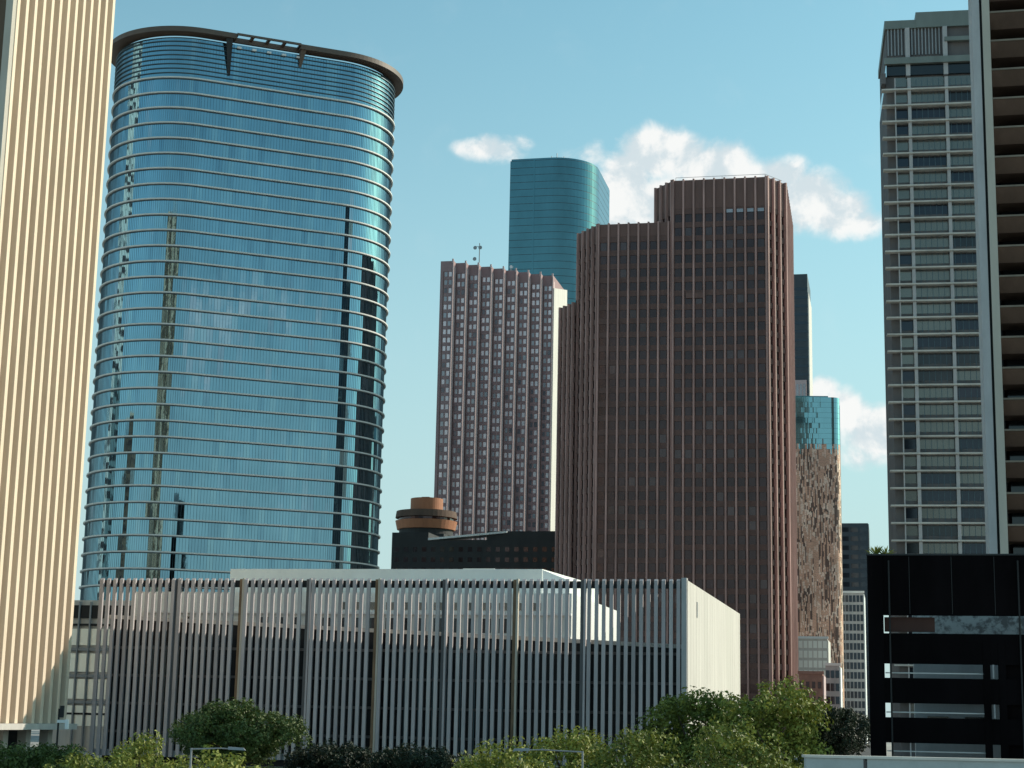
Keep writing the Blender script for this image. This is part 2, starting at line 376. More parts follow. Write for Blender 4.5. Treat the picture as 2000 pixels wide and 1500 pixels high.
MB().box(ux, ux + 4.9, uy, uy + 6, zP, zP + .5).box(ux, ux + 4.9, uy - .1, uy + 6, zP + 1.6, zP + 2.35).box(ux + .2, ux + .5, uy, uy + 5, zP + .5, zP + 1.6).box(ux + 2.2, ux + 2.5, uy, uy + 5, zP + .5, zP + 1.6).box(ux + 4.3, ux + 4.6, uy, uy + 5, zP + .5, zP + 1.6).box(ux + .6, ux + 4.2, uy + 1, uy + 5, zP + .5, zP + 1.6).build('rooftop_unit', 'white_paint', slat)
MB().box(ux - 4, ux + 7.6, uy + .5, uy + 5, zP, zP + .55).box(ux + 4.9, ux + 6.3, uy, uy + 4, zP + .55, zP + 1.2).build('duct', 'concrete_pale', slat)

# ------------------------------------------------------------------ fluted tan tower
def build_tan():
    c0 = at(32, 0, 200); H = 178; z0 = 5.0
    a = R(90 - 13.2)
    t = thing('fluted_tower', (c0[0], 200, 0), a, 'tall tan stone tower with closely set vertical ribs, cut off by the photo edge', 'building')
    L = 26.3; W = 58                                   # local x runs away from the camera, y to the left
    MB().box(.3, L - .2, .9, W, z0, H).build('wall', 'tan_wall', t)
    n = 13; p = L / (n - .35)
    rm = MB().add([(-.36, 0, z0), (.36, 0, z0), (.42, 1.0, z0), (-.42, 1.0, z0), (-.30, 0, H), (.30, 0, H), (.42, 1.0, H), (-.42, 1.0, H)],
                  [(0, 3, 2, 1), (4, 5, 6, 7), (0, 1, 5, 4), (1, 2, 6, 5), (2, 3, 7, 6), (3, 0, 4, 7)]).mesh('rib', 'tan_rib')
    sm = MB().box(-.28, .28, -.06, 0, z0 + .5, H - 2).mesh('window_strip', 'tan_window')
    for k in range(n):
        inst('rib', rm, t, (.55 + k * p, -.1, 0))
        if k < n - 1: inst('window_strip', sm, t, (.55 + (k + .5) * p, .9, 0))
    jb = MB()
    for j in range(44):
        z = z0 + 3.2 + j * 3.9
        jb.box(.9, L - .6, .80, .9, z, z + .5)
    jb.build('floor_joints', 'tan_joint', t)
    for k in range(1, 26):                             # the shaded face round the corner
        inst('rib', rm, t, (-.75, .9 + k * p * 1.1, 0), -math.pi / 2)
    for k in range(0, 28): inst('rib', rm, t, (L + .85, .9 + k * p * 1.05, 0), math.pi / 2)
    MB().box(-.7, .28, -.0, .95, z0, H).build('corner_pier', 'concrete_warm', t)
    MB().box(-1.5, L + 1.2, -.9, W, z0 - .75, z0 - .02).build('soffit_slab', 'concrete_pale', t)
    for k in range(5): MB().box(1.0 + k * 5.6, 2.2 + k * 5.6, 1.0, 2.2, 0, z0 - .75).build('column', 'concrete_warm', t)
    MB().box(2, L - 1, 6, W - 4, 0, z0 - .75).build('lobby', 'graphite', t)
    return t
build_tan()

# ------------------------------------------------------------------ rounded blue glass tower
def build_glass():
    a = R(21.3); Rr = 18.9; Lf = 36.4
    F1 = (-79.7, 409.7)
    t = thing('glass_tower', (F1[0], F1[1], 0), a, 'tall blue mirror glass tower with rounded ends, pale floor bands and brown roof ring', 'building')
    def outline(off, ns=54, step=1.5, back=True):      # local: front flat on y=0 from x=0..Lf, ends are half circles
        pts = []
        k = int(Lf / step)
        for i in range(k): pts.append((Lf * i / k, -off))
        for i in range(ns): q = -math.pi / 2 + math.pi * i / ns; pts.append((Lf + (Rr + off) * math.cos(q), Rr + (Rr + off) * math.sin(q)))
        for i in range(k): pts.append((Lf - Lf * i / k, 2 * Rr + off))
        for i in range(ns): q = math.pi / 2 + math.pi * i / ns; pts.append((0 + (Rr + off) * math.cos(q), Rr + (Rr + off) * math.sin(q)))
        return pts
    base = outline(0); n = len(base); core = outline(-.35)
    zt = 163.4; fh = 3.98
    rg = random.Random(3)
    def skin(z0, z1, name, m_, rec=None):
        mb = MB()
        for i in range(n):
            p, q = base[i], base[(i + 1) % n]
            tl = rg.gauss(0, .013); t2 = rg.gauss(0, .008); mi = rg.choices((0, 1, 2), (.84, .07, .09))[0]
            nx, ny = (q[1] - p[1]), -(q[0] - p[0]); l = math.hypot(nx, ny); nx /= l; ny /= l
            o = .03
            mb.add([(p[0] + nx * (o - t2), p[1] + ny * (o - t2), z0), (q[0] + nx * (o + t2), q[1] + ny * (o + t2), z0), (q[0] + nx * (o + t2 + tl), q[1] + ny * (o + t2 + tl), z1), (p[0] + nx * (o - t2 + tl), p[1] + ny * (o - t2 + tl), z1)], [(0, 1, 2, 3)], mi)
        return mb.build(name, [m_, 'blue_glass_b', 'blue_glass_c'], t)
    nf = 39
    band_o = outline(.62); band_i = outline(.0); shade_o = outline(.22)
    for k in range(nf):
        z1 = zt - k * fh; z0 = z1 - fh
        skin(max(z0, .5), z1, 'glass_band', 'blue_glass')
        inst('floor_band', MB().ring(band_o, band_i, z1 - .20, z1 + .13).mesh('floor_band', 'band_pale'), t)
        inst('band_shadow', MB().ring(shade_o, band_i, z1 - .42, z1 - .21).mesh('band_shadow', 'shadow_line'), t)  # dark under-ring paints the shadow line below each band
    skin(zt, 174.1, 'glass_band', 'blue_glass')
    fin_o = outline(.35)
    for k in range(1, 9):
        z = zt + k * 1.2
        MB().ring(fin_o, band_i, z, z + .16).build('louvre_ring', 'mullion', t)
    mb = MB()
    for i in range(0, n):
        p, q = base[i], base[(i + 1) % n]; nx, ny = (q[1] - p[1]), -(q[0] - p[0]); l = math.hypot(nx, ny); nx /= l; ny /= l
        for fr in (0, .5):
            x, y = p[0] + (q[0] - p[0]) * fr, p[1] + (q[1] - p[1]) * fr
            w = .05
            mb.add([(x - w * (q[0] - p[0]) / l, y - w * (q[1] - p[1]) / l, 1), (x + nx * .10, y + ny * .10, 1), (x + w * (q[0] - p[0]) / l, y + w * (q[1] - p[1]) / l, 1),
                    (x - w * (q[0] - p[0]) / l, y - w * (q[1] - p[1]) / l, 174), (x + nx * .10, y + ny * .10, 174), (x + w * (q[0] - p[0]) / l, y + w * (q[1] - p[1]) / l, 174)], [(0, 1, 4, 3), (1, 2, 5, 4)])
    mb.build('mullions', 'mullion', t, stuff=True)
    MB().prism(core, .2, 173.9).build('core', 'slate_wall', t)
    # roof ring: solid round the ends and the back, a slotted grille along part of the front
    zc0, zc1 = 174.9, 176.2
    ro, ri = outline(2.5), outline(-1.0)
    s0, s1 = 5, 16                                     # open stretch of the front flat
    idx = [i % n for i in range(s1, n + s0 + 1)]
    MB().ring([ro[i] for i in idx], [ri[i] for i in idx], zc0, zc1, closed=False).build('roof_ring', 'canopy_brown', t)
    xa, xb = ro[s0][0], ro[s1][0]
    mb = MB().box(xa, xb, -3.0, -2.6, zc1 - .55, zc1).box(xa, xb, .3, 1.0, zc0, zc1)
    ncut = 4; w = (xb - xa) / ncut
    for k in range(ncut + 1): mb.box(max(xa, xa + k * w - .4), min(xb, xa + k * w + .4), -2.6, .3, zc1 - .5, zc1 - .02)
    mb.build('roof_grille', 'canopy_brown', t)
    MB().prism(outline(-1.5), 174.0, 174.8).build('roof', 'concrete_dark', t)
    # small soffit lamps housings and brackets added to hint at the dark recessed notch
    for k in range(5): MB().box(xa + .6 + k * w * .93, xa + 1.7 + k * w * .93, -.75, -.3, 173.0, 173.5).build('soffit_lamp', 'white_paint', t)
    MB().add([(xa - 1.5, -.1, 165.5), (xa - .9, -.1, 165.5), (xa - .9, -.7, 166), (xa - 1.5, -.1, 174.9), (xa - .9, -.1, 174.9), (xa - .9, -2.0, 174.9), (xa - 2.6, -2.0, 174.9)],
             [(0, 1, 2), (2, 1, 4, 5), (0, 2, 5, 6), (0, 6, 3), (3, 6, 5, 4)]).build('notch_hint', 'graphite', t)
    MB().add([(xb + .2, -.1, 170.5), (xb + .9, -.1, 170.5), (xb + .9, -.5, 171), (xb + .2, -2.0, 174.9), (xb + .9, -.1, 174.9), (xb + 1.6, -2.0, 174.9), (xb + .2, -.1, 174.9)],
             [(0, 1, 2), (2, 1, 4, 5), (0, 2, 5, 3), (0, 3, 6), (3, 5, 4, 6)]).build('notch_hint', 'canopy_brown', t)
    return t
build_glass()

# ------------------------------------------------------------------ brown stepped granite tower
def build_brown():
    A = R(-11.8); O = at(1170, 440, 430)
    t = thing('stepped_tower', (O[0], 430, 0), A, 'dark brown granite tower of stepped blocks with vertical ribs and chamfered corners', 'building')
    zL, zM, zH = 115.0, 133.4, 144.5
    ch = (-.63, .777)
    lowB = (ch[0] * 10.2, ch[1] * 10.2); lowA = (ch[0] * 19.6, ch[1] * 19.6)
    e = .25
    MB().prism([(lowB[0] + .2, lowB[1] - .25), lowB, lowA, (lowA[0], 43), (10, 43), (10, lowB[1])], 0, zL).build('low_block', 'brown_wall', t)
    MB().prism([(0, 0), (18.2, 0), (18.2, 44), (lowB[0], 44), lowB], 0, zM).build('middle_block', 'brown_wall', t)
    MB().prism([(19.4, 0), (43.2, 0), (47.5, 6.5), (47.5, 45), (14.4, 45), (14.4, 6.2)], 0, zH).build('high_block', 'brown_wall', t)
    MB().prism([(18.25, .25), (19.35, .25), (18.25, 1.6)], 0, zM - .5).build('shadow_joint', 'graphite', t)
    fh = 3.62
    rg = random.Random(11)
    segs = [((19.4, 0), (43.2, 0), 9, zH, 7.6, True, 8), ((0, 0), (18.2, 0), 7, zM, 3.4, True, 8), (lowB, (0, 0), 4, zM, 3.4, False, 8),
            (lowA, lowB, 4, zL, 2.0, False, 8), ((43.2, 0), (47.5, 6.5), 3, zH, 7.6, False, 8), ((14.4, 6.2), (19.4, 0), 3, zH, 7.6, False, 120), ((47.5, 6.5), (47.5, 45), 13, zH, 7.6, False, 8)]
    parts = 0
    for (p0, p1, nb, zt, blank, front, zb) in segs:
        dx, dy = p1[0] - p0[0], p1[1] - p0[1]; L = math.hypot(dx, dy); tx, ty = dx / L, dy / L; nx, ny = ty, -tx; ang = math.atan2(ty, tx)
        bw = L / nb; wz = 2.15; ww = bw * .60
        rm = MB().add([(-.30, 0, 0), (-.20, -.8, 0), (.20, -.8, 0), (.30, 0, 0), (-.30, 0, zt + .25), (-.20, -.8, zt + .25), (.20, -.8, zt + .25), (.30, 0, zt + .25)],
                      [(0, 1, 5, 4), (1, 2, 6, 5), (2, 3, 7, 6), (4, 5, 6, 7), (0, 3, 2, 1)]).mesh('rib', 'brown_rib')
        for k in range(nb + 1): inst('rib', rm, t, (p0[0] + tx * bw * k, p0[1] + ty * bw * k, 0), ang)
        wm = [boxmesh('window', 'brown_glass', ww, .06, wz), boxmesh('window', 'brown_glass_lit', ww, .06, wz)]
        nfl = int((zt - blank - zb) / fh)
        smb = MB(); st = MB()
        for j in range(nfl):
            z = zt - blank - (j + 1) * fh
            smb.obox(p0, p1, -.02, .22, z + wz, z + fh - .02)
            for k in range(nb):
                c = (p0[0] + tx * bw * (k + .5), p0[1] + ty * bw * (k + .5)); lit = 1 if rg.random() < .10 else 0
                if parts < 300 and front:
                    inst('window', wm[lit], t, (c[0], c[1], z), ang); parts += 1
                else:
                    a = (c[0] - tx * ww / 2, c[1] - ty * ww / 2); b = (c[0] + tx * ww / 2, c[1] + ty * ww / 2)
                    st.obox(a, b, -.02, .06, z, z + wz, lit)
        smb.build('spandrels', 'brown_spandrel', t)
        if st.v: st.build('windows', ['brown_glass', 'brown_glass_lit'], t, stuff=True)
        MB().obox(p0, p1, -.1, .26, zt - blank, zt + .05).build('parapet', 'brown_top', t)
    ml = boxmesh('louvre_panel', 'dim_pane', 1.6, .34, .9)
    for k in range(4): inst('louvre_panel', ml, t, (33.95 + k * 2.644, 0, zH - 9.1))
    for (x, y, w, z) in ((24.9, 0, 4.4, 126.5),): MB().box(x - w / 2, x + w / 2, -.5, 0, z - 13.5, z - 12.1).build('louvre_panel', 'brown_top', t)
    MB().tube([(20, .4, zH + 1.0), (43, .4, zH + 1.0)], .06, 5).tube([(43, .4, zH + 1.0), (47, 6.6, zH + 1.0)], .06, 5).tube([(20, .4, zH), (20, .4, zH + 1)], .06, 5).tube([(32, .4, zH), (32, .4, zH + 1)], .06, 5).tube([(43, .4, zH), (43, .4, zH + 1)], .06, 5).build('roof_rail', 'grey_steel', t)
    return t
build_brown()

# ------------------------------------------------------------------ sawtooth rose-grey tower
def build_sawtooth():
    O = at(866, 510, 620)
    t = thing('sawtooth_tower', (O[0], 620, 0), GRID, 'rose grey tower with sawtooth front of small bright windows and roof antennas', 'building')
    nb = 9; w = 4.1; s = 3.3; H = 174.0; fh = 3.15
    poly = []
    for k in range(nb):
        poly += [(k * w, k * s), ((k + 1) * w, k * s)]
    xe, ye = nb * w, (nb - 1) * s
    poly[-1] = (xe, ye); poly += [(xe, ye + 27), (-1, ye + 27), (-1.0, 0)]
    MB().prism(poly, 0, H).build('body', 'pink_stone', t)
    rg = random.Random(5)
    wb, wd = boxmesh('window', 'bright_pane', 1.05, .08, 1.75), boxmesh('window', 'dim_pane', 1.05, .08, 1.75)
    wk = boxmesh('window', 'mauve_glass', 1.05, .08, 1.75)
    parts = 0; st = MB(); pm = MB()
    rm = boxmesh('fin', 'pink_light', .34, .45, H - 1)
    gm = boxmesh('groove', 'brown_spandrel', .3, .05, H - 4)
    for k in range(nb):
        x0, y = k * w, k * s
        inst('fin', rm, t, (x0 + w - .17, y, 1.2))
        inst('groove', gm, t, (x0 + .25, y, 0))
        nfl = 50
        for j in range(nfl):
            z = H - 6.0 - j * fh
            if z < 40: continue
            for q, xx in enumerate((1.2, 2.9)):
                bright = (rg.random() < (.28 if q == 0 else .82))
                if k >= nb - 2 and j > 12 and q == 0: mi = 2
                else: mi = 0 if bright else (1 if rg.random() < .8 else 2)
                if parts < 300 and z > 62 and q == 1:
                    inst('window', (wb, wd, wk)[mi], t, (x0 + xx, y, z)); parts += 1
                else: st.box(x0 + xx - .52, x0 + xx + .52, y - .08, y, z, z + 1.75, mi)
        # return of each tooth, its sunlight put into a paler colour
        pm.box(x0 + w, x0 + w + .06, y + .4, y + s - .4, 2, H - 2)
        inst('cap', boxmesh('cap', 'pink_light', .6, .6, 1.6), t, (x0 + w - .3, y, H - .9))
    st.build('windows', ['bright_pane', 'dim_pane', 'mauve_glass'], t, stuff=True)
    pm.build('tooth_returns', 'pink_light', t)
    fl = MB()
    for j in range(50):
        z = H - 4.1 - j * fh
        for k in range(nb): fl.box(k * w + .5, (k + 1) * w - .36, k * s - .12, k * s, z, z + .3)
    fl.build('floor_lines', 'pink_stone', t, stuff=True)
    MB().add([(xe + .01, ye, 0), (xe + .4, ye, 0), (xe + .4, ye + 27, 0), (xe + .01, ye + 27, 0), (xe + .01, ye, H - 5), (xe + .4, ye, H - 5), (xe + .4, ye + 27, H + 1), (xe + .01, ye + 27, H + 1)],
             [(0, 1, 5, 4), (1, 2, 6, 5), (2, 3, 7, 6), (4, 5, 6, 7), (3, 0, 4, 7)]).build('end_wall', 'concrete_pale', t)
    ant = MB(); ax = 10.4
    ant.tube([(ax, 14, H), (ax, 14, H + 10.5)], .18, 6).tube([(ax - 1.9, 14, H + 9.2), (ax + .8, 14, H + 9.2)], .1, 5)
    a = ant.build('antenna', 'grey_steel', t)
    for (dx, dz) in ((-1.6, 8.6), (.4, 8.6), (-1.7, 4.2)):
        MB().tube([(ax + dx, 13.4, H + dz), (ax + dx, 13.9, H + dz)], [.75, .6], 12).build('dish', 'grey_steel', a)
    bx = 20.0
    b = MB().tube([(bx, 26, H), (bx, 26, H + 4.5)], .16, 6).tube([(bx, 26, H + 2), (bx + 1.2, 26, H + 4.2)], .1, 5).build('antenna', 'grey_steel', t)
    MB().tube([(bx + .3, 25.5, H + 3.9), (bx + .3, 25.9, H + 3.9)], [.6, .5], 12).build('dish', 'white_paint', b)
    return t
build_sawtooth()

# ------------------------------------------------------------------ far teal tower
def build_teal():
    O = at(997, 318, 900); H = 307
    t = thing('teal_tower', (O[0], 900, 0), GRID, 'very tall teal glass tower with curved right side rising behind the brown tower', 'building')
    pts = [(22 * i / 9, 0) for i in range(10)]
    Rr = 23.5
    for i in range(1, 19): q = -math.pi / 2 + math.pi / 2 * i / 18; pts.append((22 + Rr * math.cos(q), Rr + Rr * math.sin(q)))
    pts += [(22 + Rr, 60), (0, 60)]
    MB().prism(pts, 0, H).build('core', 'slate_wall', t)
    rg = random.Random(2)
    mb = MB(); fh = 4.1; n = len(pts)
    for j in range(int(H / fh)):
        z0 = H - (j + 1) * fh; z1 = z0 + fh - .25
        if z0 < 100: break
        for i in range(n - 2):
            p, q = pts[i], pts[i + 1]; nx, ny = q[1] - p[1], -(q[0] - p[0]); l = math.hypot(nx, ny); nx /= l; ny /= l
            a, b = rg.gauss(.06, .008), rg.gauss(.06, .008)
            mb.add([(p[0] + nx * a, p[1] + ny * a, z0), (q[0] + nx * b, q[1] + ny * b, z0), (q[0] + nx * b, q[1] + ny * b, z1), (p[0] + nx * a, p[1] + ny * a, z1)], [(0, 1, 2, 3)])
    mb.build('panes', 'teal_glass', t, stuff=True)
    MB().prism([(13.2, -.35), (13.9, -.35), (13.9, 0), (13.2, 0)], 60, H).build('edge_fin', 'teal_glass', t)
    MB().prism([(p[0] * .98 + .5, p[1] + .5) for p in pts], H, H + 1.2).build('parapet', 'teal_glass', t)
    MB().box(12, 30, 20, 40, H + 1.2, H + 4.5).build('plant_room', 'slate_wall', t)
    for (x, h) in ((19.5, 8), (22.5, 9.5), (26.5, 7.5)):
        MB().tube([(x, 18, H), (x, 18, H + h)], .22, 5).build('antenna', 'grey_steel', t)
    return t
build_teal()

# ------------------------------------------------------------------ right tower with white floor slabs
def build_slab_tower():
    O = at(1723, 177, 335); A = R(-9.5)
    t = thing('banded_tower', (O[0], 335, -.82), A, 'slim office tower with white floor slabs and grey green windows above the garage', 'building')
    t.scale = (1.1167,) * 3
    W = 30; fh = 3.09; z0 = 122.2; Dp = 26
    MB().box(.8, W, 1.2, Dp, 0, 125.2).build('body', 'concrete_dark', t)
    colx = [2.35, 4.9, 11.6, 17.6, 24.2]
    MB().box(1.6, W - .2, .4, .5 + .7, 0, .5).build('plinth', 'concrete', t)
    sm = MB().box(-.1, W, -.35, 1.19, -.13, .15).mesh('floor_slab', 'slab_stone')
    rg = random.Random(9)
    bays = [(2.5, 4.7), (5.2, 11.3), (11.9, 17.3), (17.9, 23.9)]
    pm = [(boxmesh('window', 'green_glass', b - a, .08, 1.75), boxmesh('window', 'dark_glass', b - a, .08, 1.75), boxmesh('window', 'dark_blue_glass', b - a, .08, 1.75), boxmesh('spandrel', 'concrete_dark', b - a, .12, .75)) for a, b in bays]
    for k in range(40):
        z = z0 - k * fh
        if z < 2: break
        inst('floor_slab', sm, t, (0, 0, z))
        for q, (a, b) in enumerate(bays):
            r_ = rg.random(); mi = 0 if r_ < .55 else (2 if r_ < .85 else 1)
            o = inst('window', pm[q][mi], t, ((a + b) / 2, 1.2, z + .98))
            inst('spandrel', pm[q][3], t, ((a + b) / 2, 1.2, z + .21))
    cm = [boxmesh('column', 'concrete', w, .55, 124.5) for w in (.2, .6, .6, .6, .6)]
    for k, x in enumerate(colx): inst('column', cm[k], t, (x, .6, 0))
    wm = MB()
    for x in [5.2 + i * 1.02 for i in range(19)]: wm.box(x - .04, x + .04, 1.02, 1.2, 2, 124.5)
    wm.build('mullions', 'mullion', t, stuff=True)
    # crown: screened plant floors in two steps
    MB().box(.9, W, .5, Dp, 125.2, 128.0).build('crown_floor', 'dark_glass', t)
    MB().box(.5, W, -.3, .5, 127.2, 128.4).build('crown_band', 'crown_metal', t)
    MB().box(1.0, W - .2, 1.0, Dp, 128.4, 136).build('plant_room', 'concrete_dark', t)
    fm = boxmesh('louvre', 'grey_steel', .22, .3, 5.2)
    for k in range(17): inst('louvre', fm, t, (1.3 + k * .62, 1.0, 129.2))
    MB().box(.7, 6.4, .45, Dp, 134.4, 136.0).build('crown_band', 'crown_metal', t)
    MB().box(6.4, W, .3, Dp, 134.4, 137.4).build('crown_band', 'crown_metal', t)
    MB().box(11.5, W, -.1, 1.0, 131.4, 132.2).build('crown_band', 'crown_metal', t)
    MB().box(-.12, .0 + .7, -.3, 3, 123.4, 125.4).build('crown_end', 'concrete_dark', t)
    MB().box(4.4, 5.2, .2, .99, 125.0, 134.4).build('column', 'concrete', t); MB().box(11.2, 12, .2, .99, 125.0, 134.4).build('column', 'concrete', t)
    return t
build_slab_tower()

# ------------------------------------------------------------------ concrete tower at the right edge
def build_pier_tower():
    O = at(1897, 0, 165); A = GRID
    t = thing('pier_tower', (O[0], 165, 0), A, 'concrete tower with deep dark brown balcony floors at the right photo edge', 'building')
    W = 15; Dp = 12; H = 90; fh = 3.10
    MB().box(2.2, W, 4.2, Dp, 0, H).build('body', 'black_paint', t)
    MB().box(0, .75, .0, 6, 0, H).build('side_pier', 'concrete', t)
    MB().box(.75, 1.0, .6, 5, 0, H - .2).build('pier_groove', 'graphite', t)
    MB().box(1.0, 1.75, -.15, 4.2, 0, H + .2).build('front_pier', 'concrete_warm', t)
    MB().box(W - 1, W, -.15, 4.2, 0, H + .2).build('front_pier', 'concrete_warm', t)
    z = at(1922, 27, 165)[2]
    fm = MB().add([(1.76, .0, 0), (W - 1.01, .0, 0), (W - 1.01, .0, -.22), (1.76, .0, -.22), (1.76, 1.0, -1.5), (W - 1.01, 1.0, -1.5), (1.76, 4.19, -1.5), (W - 1.01, 4.19, -1.5), (1.76, 4.19, 0), (W - 1.01, 4.19, 0)],
                  [(3, 2, 1, 0), (4, 5, 2, 3), (6, 7, 5, 4), (0, 1, 9, 8), (0, 8, 6, 4, 3), (1, 2, 5, 7, 9)]).mesh('balcony_floor', 'soffit_brown')
    em = MB().box(1.77, W - 1.02, -.14, -.005, -.12, .06).mesh('slab_edge', 'soffit_edge')
    wmesh = boxmesh('window', 'dark_glass', 2.6, .06, 1.7)
    k = 0
    zz = z + fh * 1
    while zz > 6:
        inst('balcony_floor', fm, t, (0, 0, zz)); inst('slab_edge', em, t, (0, 0, zz))
        for q in range(4): inst('window', wmesh, t, (3.8 + q * 3.0, 4.2, zz - 3.0))
        zz -= fh
    return t
build_pier_tower()

# ------------------------------------------------------------------ black parking garage
def build_garage():
    O = at(1693, 1085, 130)
    t = thing('parking_garage', (O[0], 130, 0), GRID, 'black parking garage with long see-through openings between its decks', 'building')
    W = 26; Dp = 20; H = 19.6
    op = [(13.75, 15.1), (10.45, 11.5), (7.55, 8.6), (4.7, 5.7)]
    zs = [H] + [v for a, b in op for v in (b, a)] + [0]
    for i in range(0, len(zs) - 1, 2):
        MB().box(.02, W, 0, .3, zs[i + 1], zs[i]).build('spandrel', 'black_paint', t)
    for (a, b) in op:
        MB().box(.05, W, .32, Dp, a - .75, a - .45).build('deck', 'black_paint', t)
    MB().box(.05, W, .32, Dp, H - .6, H - .3).build('deck', 'black_paint', t)
    MB().box(-.0, 1.15, -.08, 1.0, 0, H - .02).build('column', 'black_paint', t)
    for x in (8.3, 9.4, 12.2, 17, 22):
        MB().box(x, x + .5, -.04, .9, 0, 13.2).build('column', 'black_paint', t)
    MB().box(0, .28, 1.0, Dp, 0, H - .02).build('side_wall', 'black_paint', t)
    MB().box(9.9, W, .45, .7, 2, 13.4).build('mesh_screen', 'black_paint', t)
    MB().box(1.2, 4.9, .5, .8, 13.9, 14.98).build('ramp_panel', 'ramp_red', t)
    for (a, b) in op[1:]:
        MB().tube([(1.2, .6, a + .38), (8.3, .6, a + .38)], .05, 6).build('guard_rail', 'white_paint', t)
    seam = boxmesh('panel_seam', 'black_steel', .05, .03, 4.3); pipe = MB().tube([(0, 0, 0), (0, 0, 19)], .07, 8).mesh('downpipe', 'black_steel')
    for k in range(1, 8): inst('panel_seam', seam, t, (k * 3.1, 0, 15.2))
    for x in (1.6, 11.0): inst('downpipe', pipe, t, (x, -.14, .2))
    MB().box(-.05, W, -.06, .42, H, H + .12).build('coping', 'graphite', t)
    pm = boxmesh('conduit', 'grey_steel', .12, .12, 1.0)
    for z in (10.5, 7.6): inst('conduit', pm, t, (9.0, -.05, z)); 
    return t
gar = build_garage()
# building beyond, seen through the garage decks
def plain_block(name, px0, px1, pytop, D, depth, label, wall, rot=GRID, cat='building'):
    a = at(px0, pytop, D); t = thing(name, (a[0], D, 0), rot, label, cat)
    w = (px1 - px0) / F_PX * D / math.cos(rot) * 1.0
    MB().box(0, w, 0, depth, 0, a[2]).build('wall', wall, t)
    return t, w, a[2]
t = thing('shop_building', (36.5, 155, 0), GRID, 'pale low building glimpsed through the decks of the black garage', 'building')
MB().box(0, 30, 0, 4, 0, 12.6).build('wall', 'concrete', t)
MB().box(0, 30, 0, 4, 12.6, 18).build('upper_wall', 'mottled_wall', t)
wm = boxmesh('window', 'green_glass', 1.8, .08, 1.2)
for k in range(9):
    for z in (3, 6.6): inst('window', wm, t, (2 + k * 3.2, 0, z))
MB().box(0, 30, -.25, 0, 9.2, 9.7).build('ledge', 'red_brick', t)

# plants on the garage roof
def spiky(name, x, y, z, h, label):
    t = thing(name, (x, y, z), 0, label, 'plant', 'plants on the garage roof')
    MB().tube([(0, 0, 0), (0, 0, .45)], [.22, .3], 10).build('pot', 'white_paint', t)
    mb = MB(); rg = random.Random(int(x * 10))
    for k in range(26):
        a = rg.uniform(0, 6.28); b = rg.uniform(.3, 1.3); l = h * rg.uniform(.7, 1)
        dx, dy, dz = math.cos(a) * math.cos(b), math.sin(a) * math.cos(b), math.sin(b); px, py = -math.sin(a) * .05, math.cos(a) * .05
        mb.add([(px, py, .4), (-px, -py, .4), (dx * l * .6 - px, dy * l * .6 - py, .4 + dz * l * .6), (dx * l, dy * l, .4 + dz * l * .8), (dx * l * .6 + px, dy * l * .6 + py, .4 + dz * l * .6)], [(0, 1, 2, 3, 4)])
    mb.build('leaves', 'leaf_mid', t)
for px, lb in ((1711, 'left spiky potted plant on the black garage roof corner'), (1730, 'right spiky potted plant on the garage roof by the banded tower')):
    q = at(px, 1080, 131.5); spiky('potted_plant', q[0], q[1], 19.3, 1.2, lb)

# ------------------------------------------------------------------ blocks between brown tower and garage
def build_dark_tower():
    O = at(1520, 537, 800); c = at(1577, 537, 799)
    t = thing('charcoal_tower', (O[0], 800, 0), GRID, 'charcoal slab tower showing behind the right edge of the brown tower', 'building')
    W = loc_of(t, c[:2])[0]; H = c[2]
    MB().box(-15, W, 0, 34, 0, H).build('body', 'slate_wall', t)
    fb = MB().box(-15, W + .05, -.08, 0, 0, 1.3).mesh('floor_band', 'dark_blue_glass')
    for k in range(26): inst('floor_band', fb, t, (0, 0, H - 8 - k * 4.2))
    MB().box(W, W + .5, .3, 33.5, 0, H - 9).build('side_wall', 'concrete_pale', t)
    z = at(1560, 745, 800)[2]; z2 = at(1560, 780, 800)[2]
    MB().box(-14, W - 1.0, -1.5, 0, 0, z).build('lower_wing', 'pink_light', t)
    wm = boxmesh('louvre', 'dim_pane', 1.0, .1, 7)
    for k in range(8): inst('louvre', wm, t, (W - 2.0 - k * 1.6, -1.5, z - 9))
build_dark_tower()
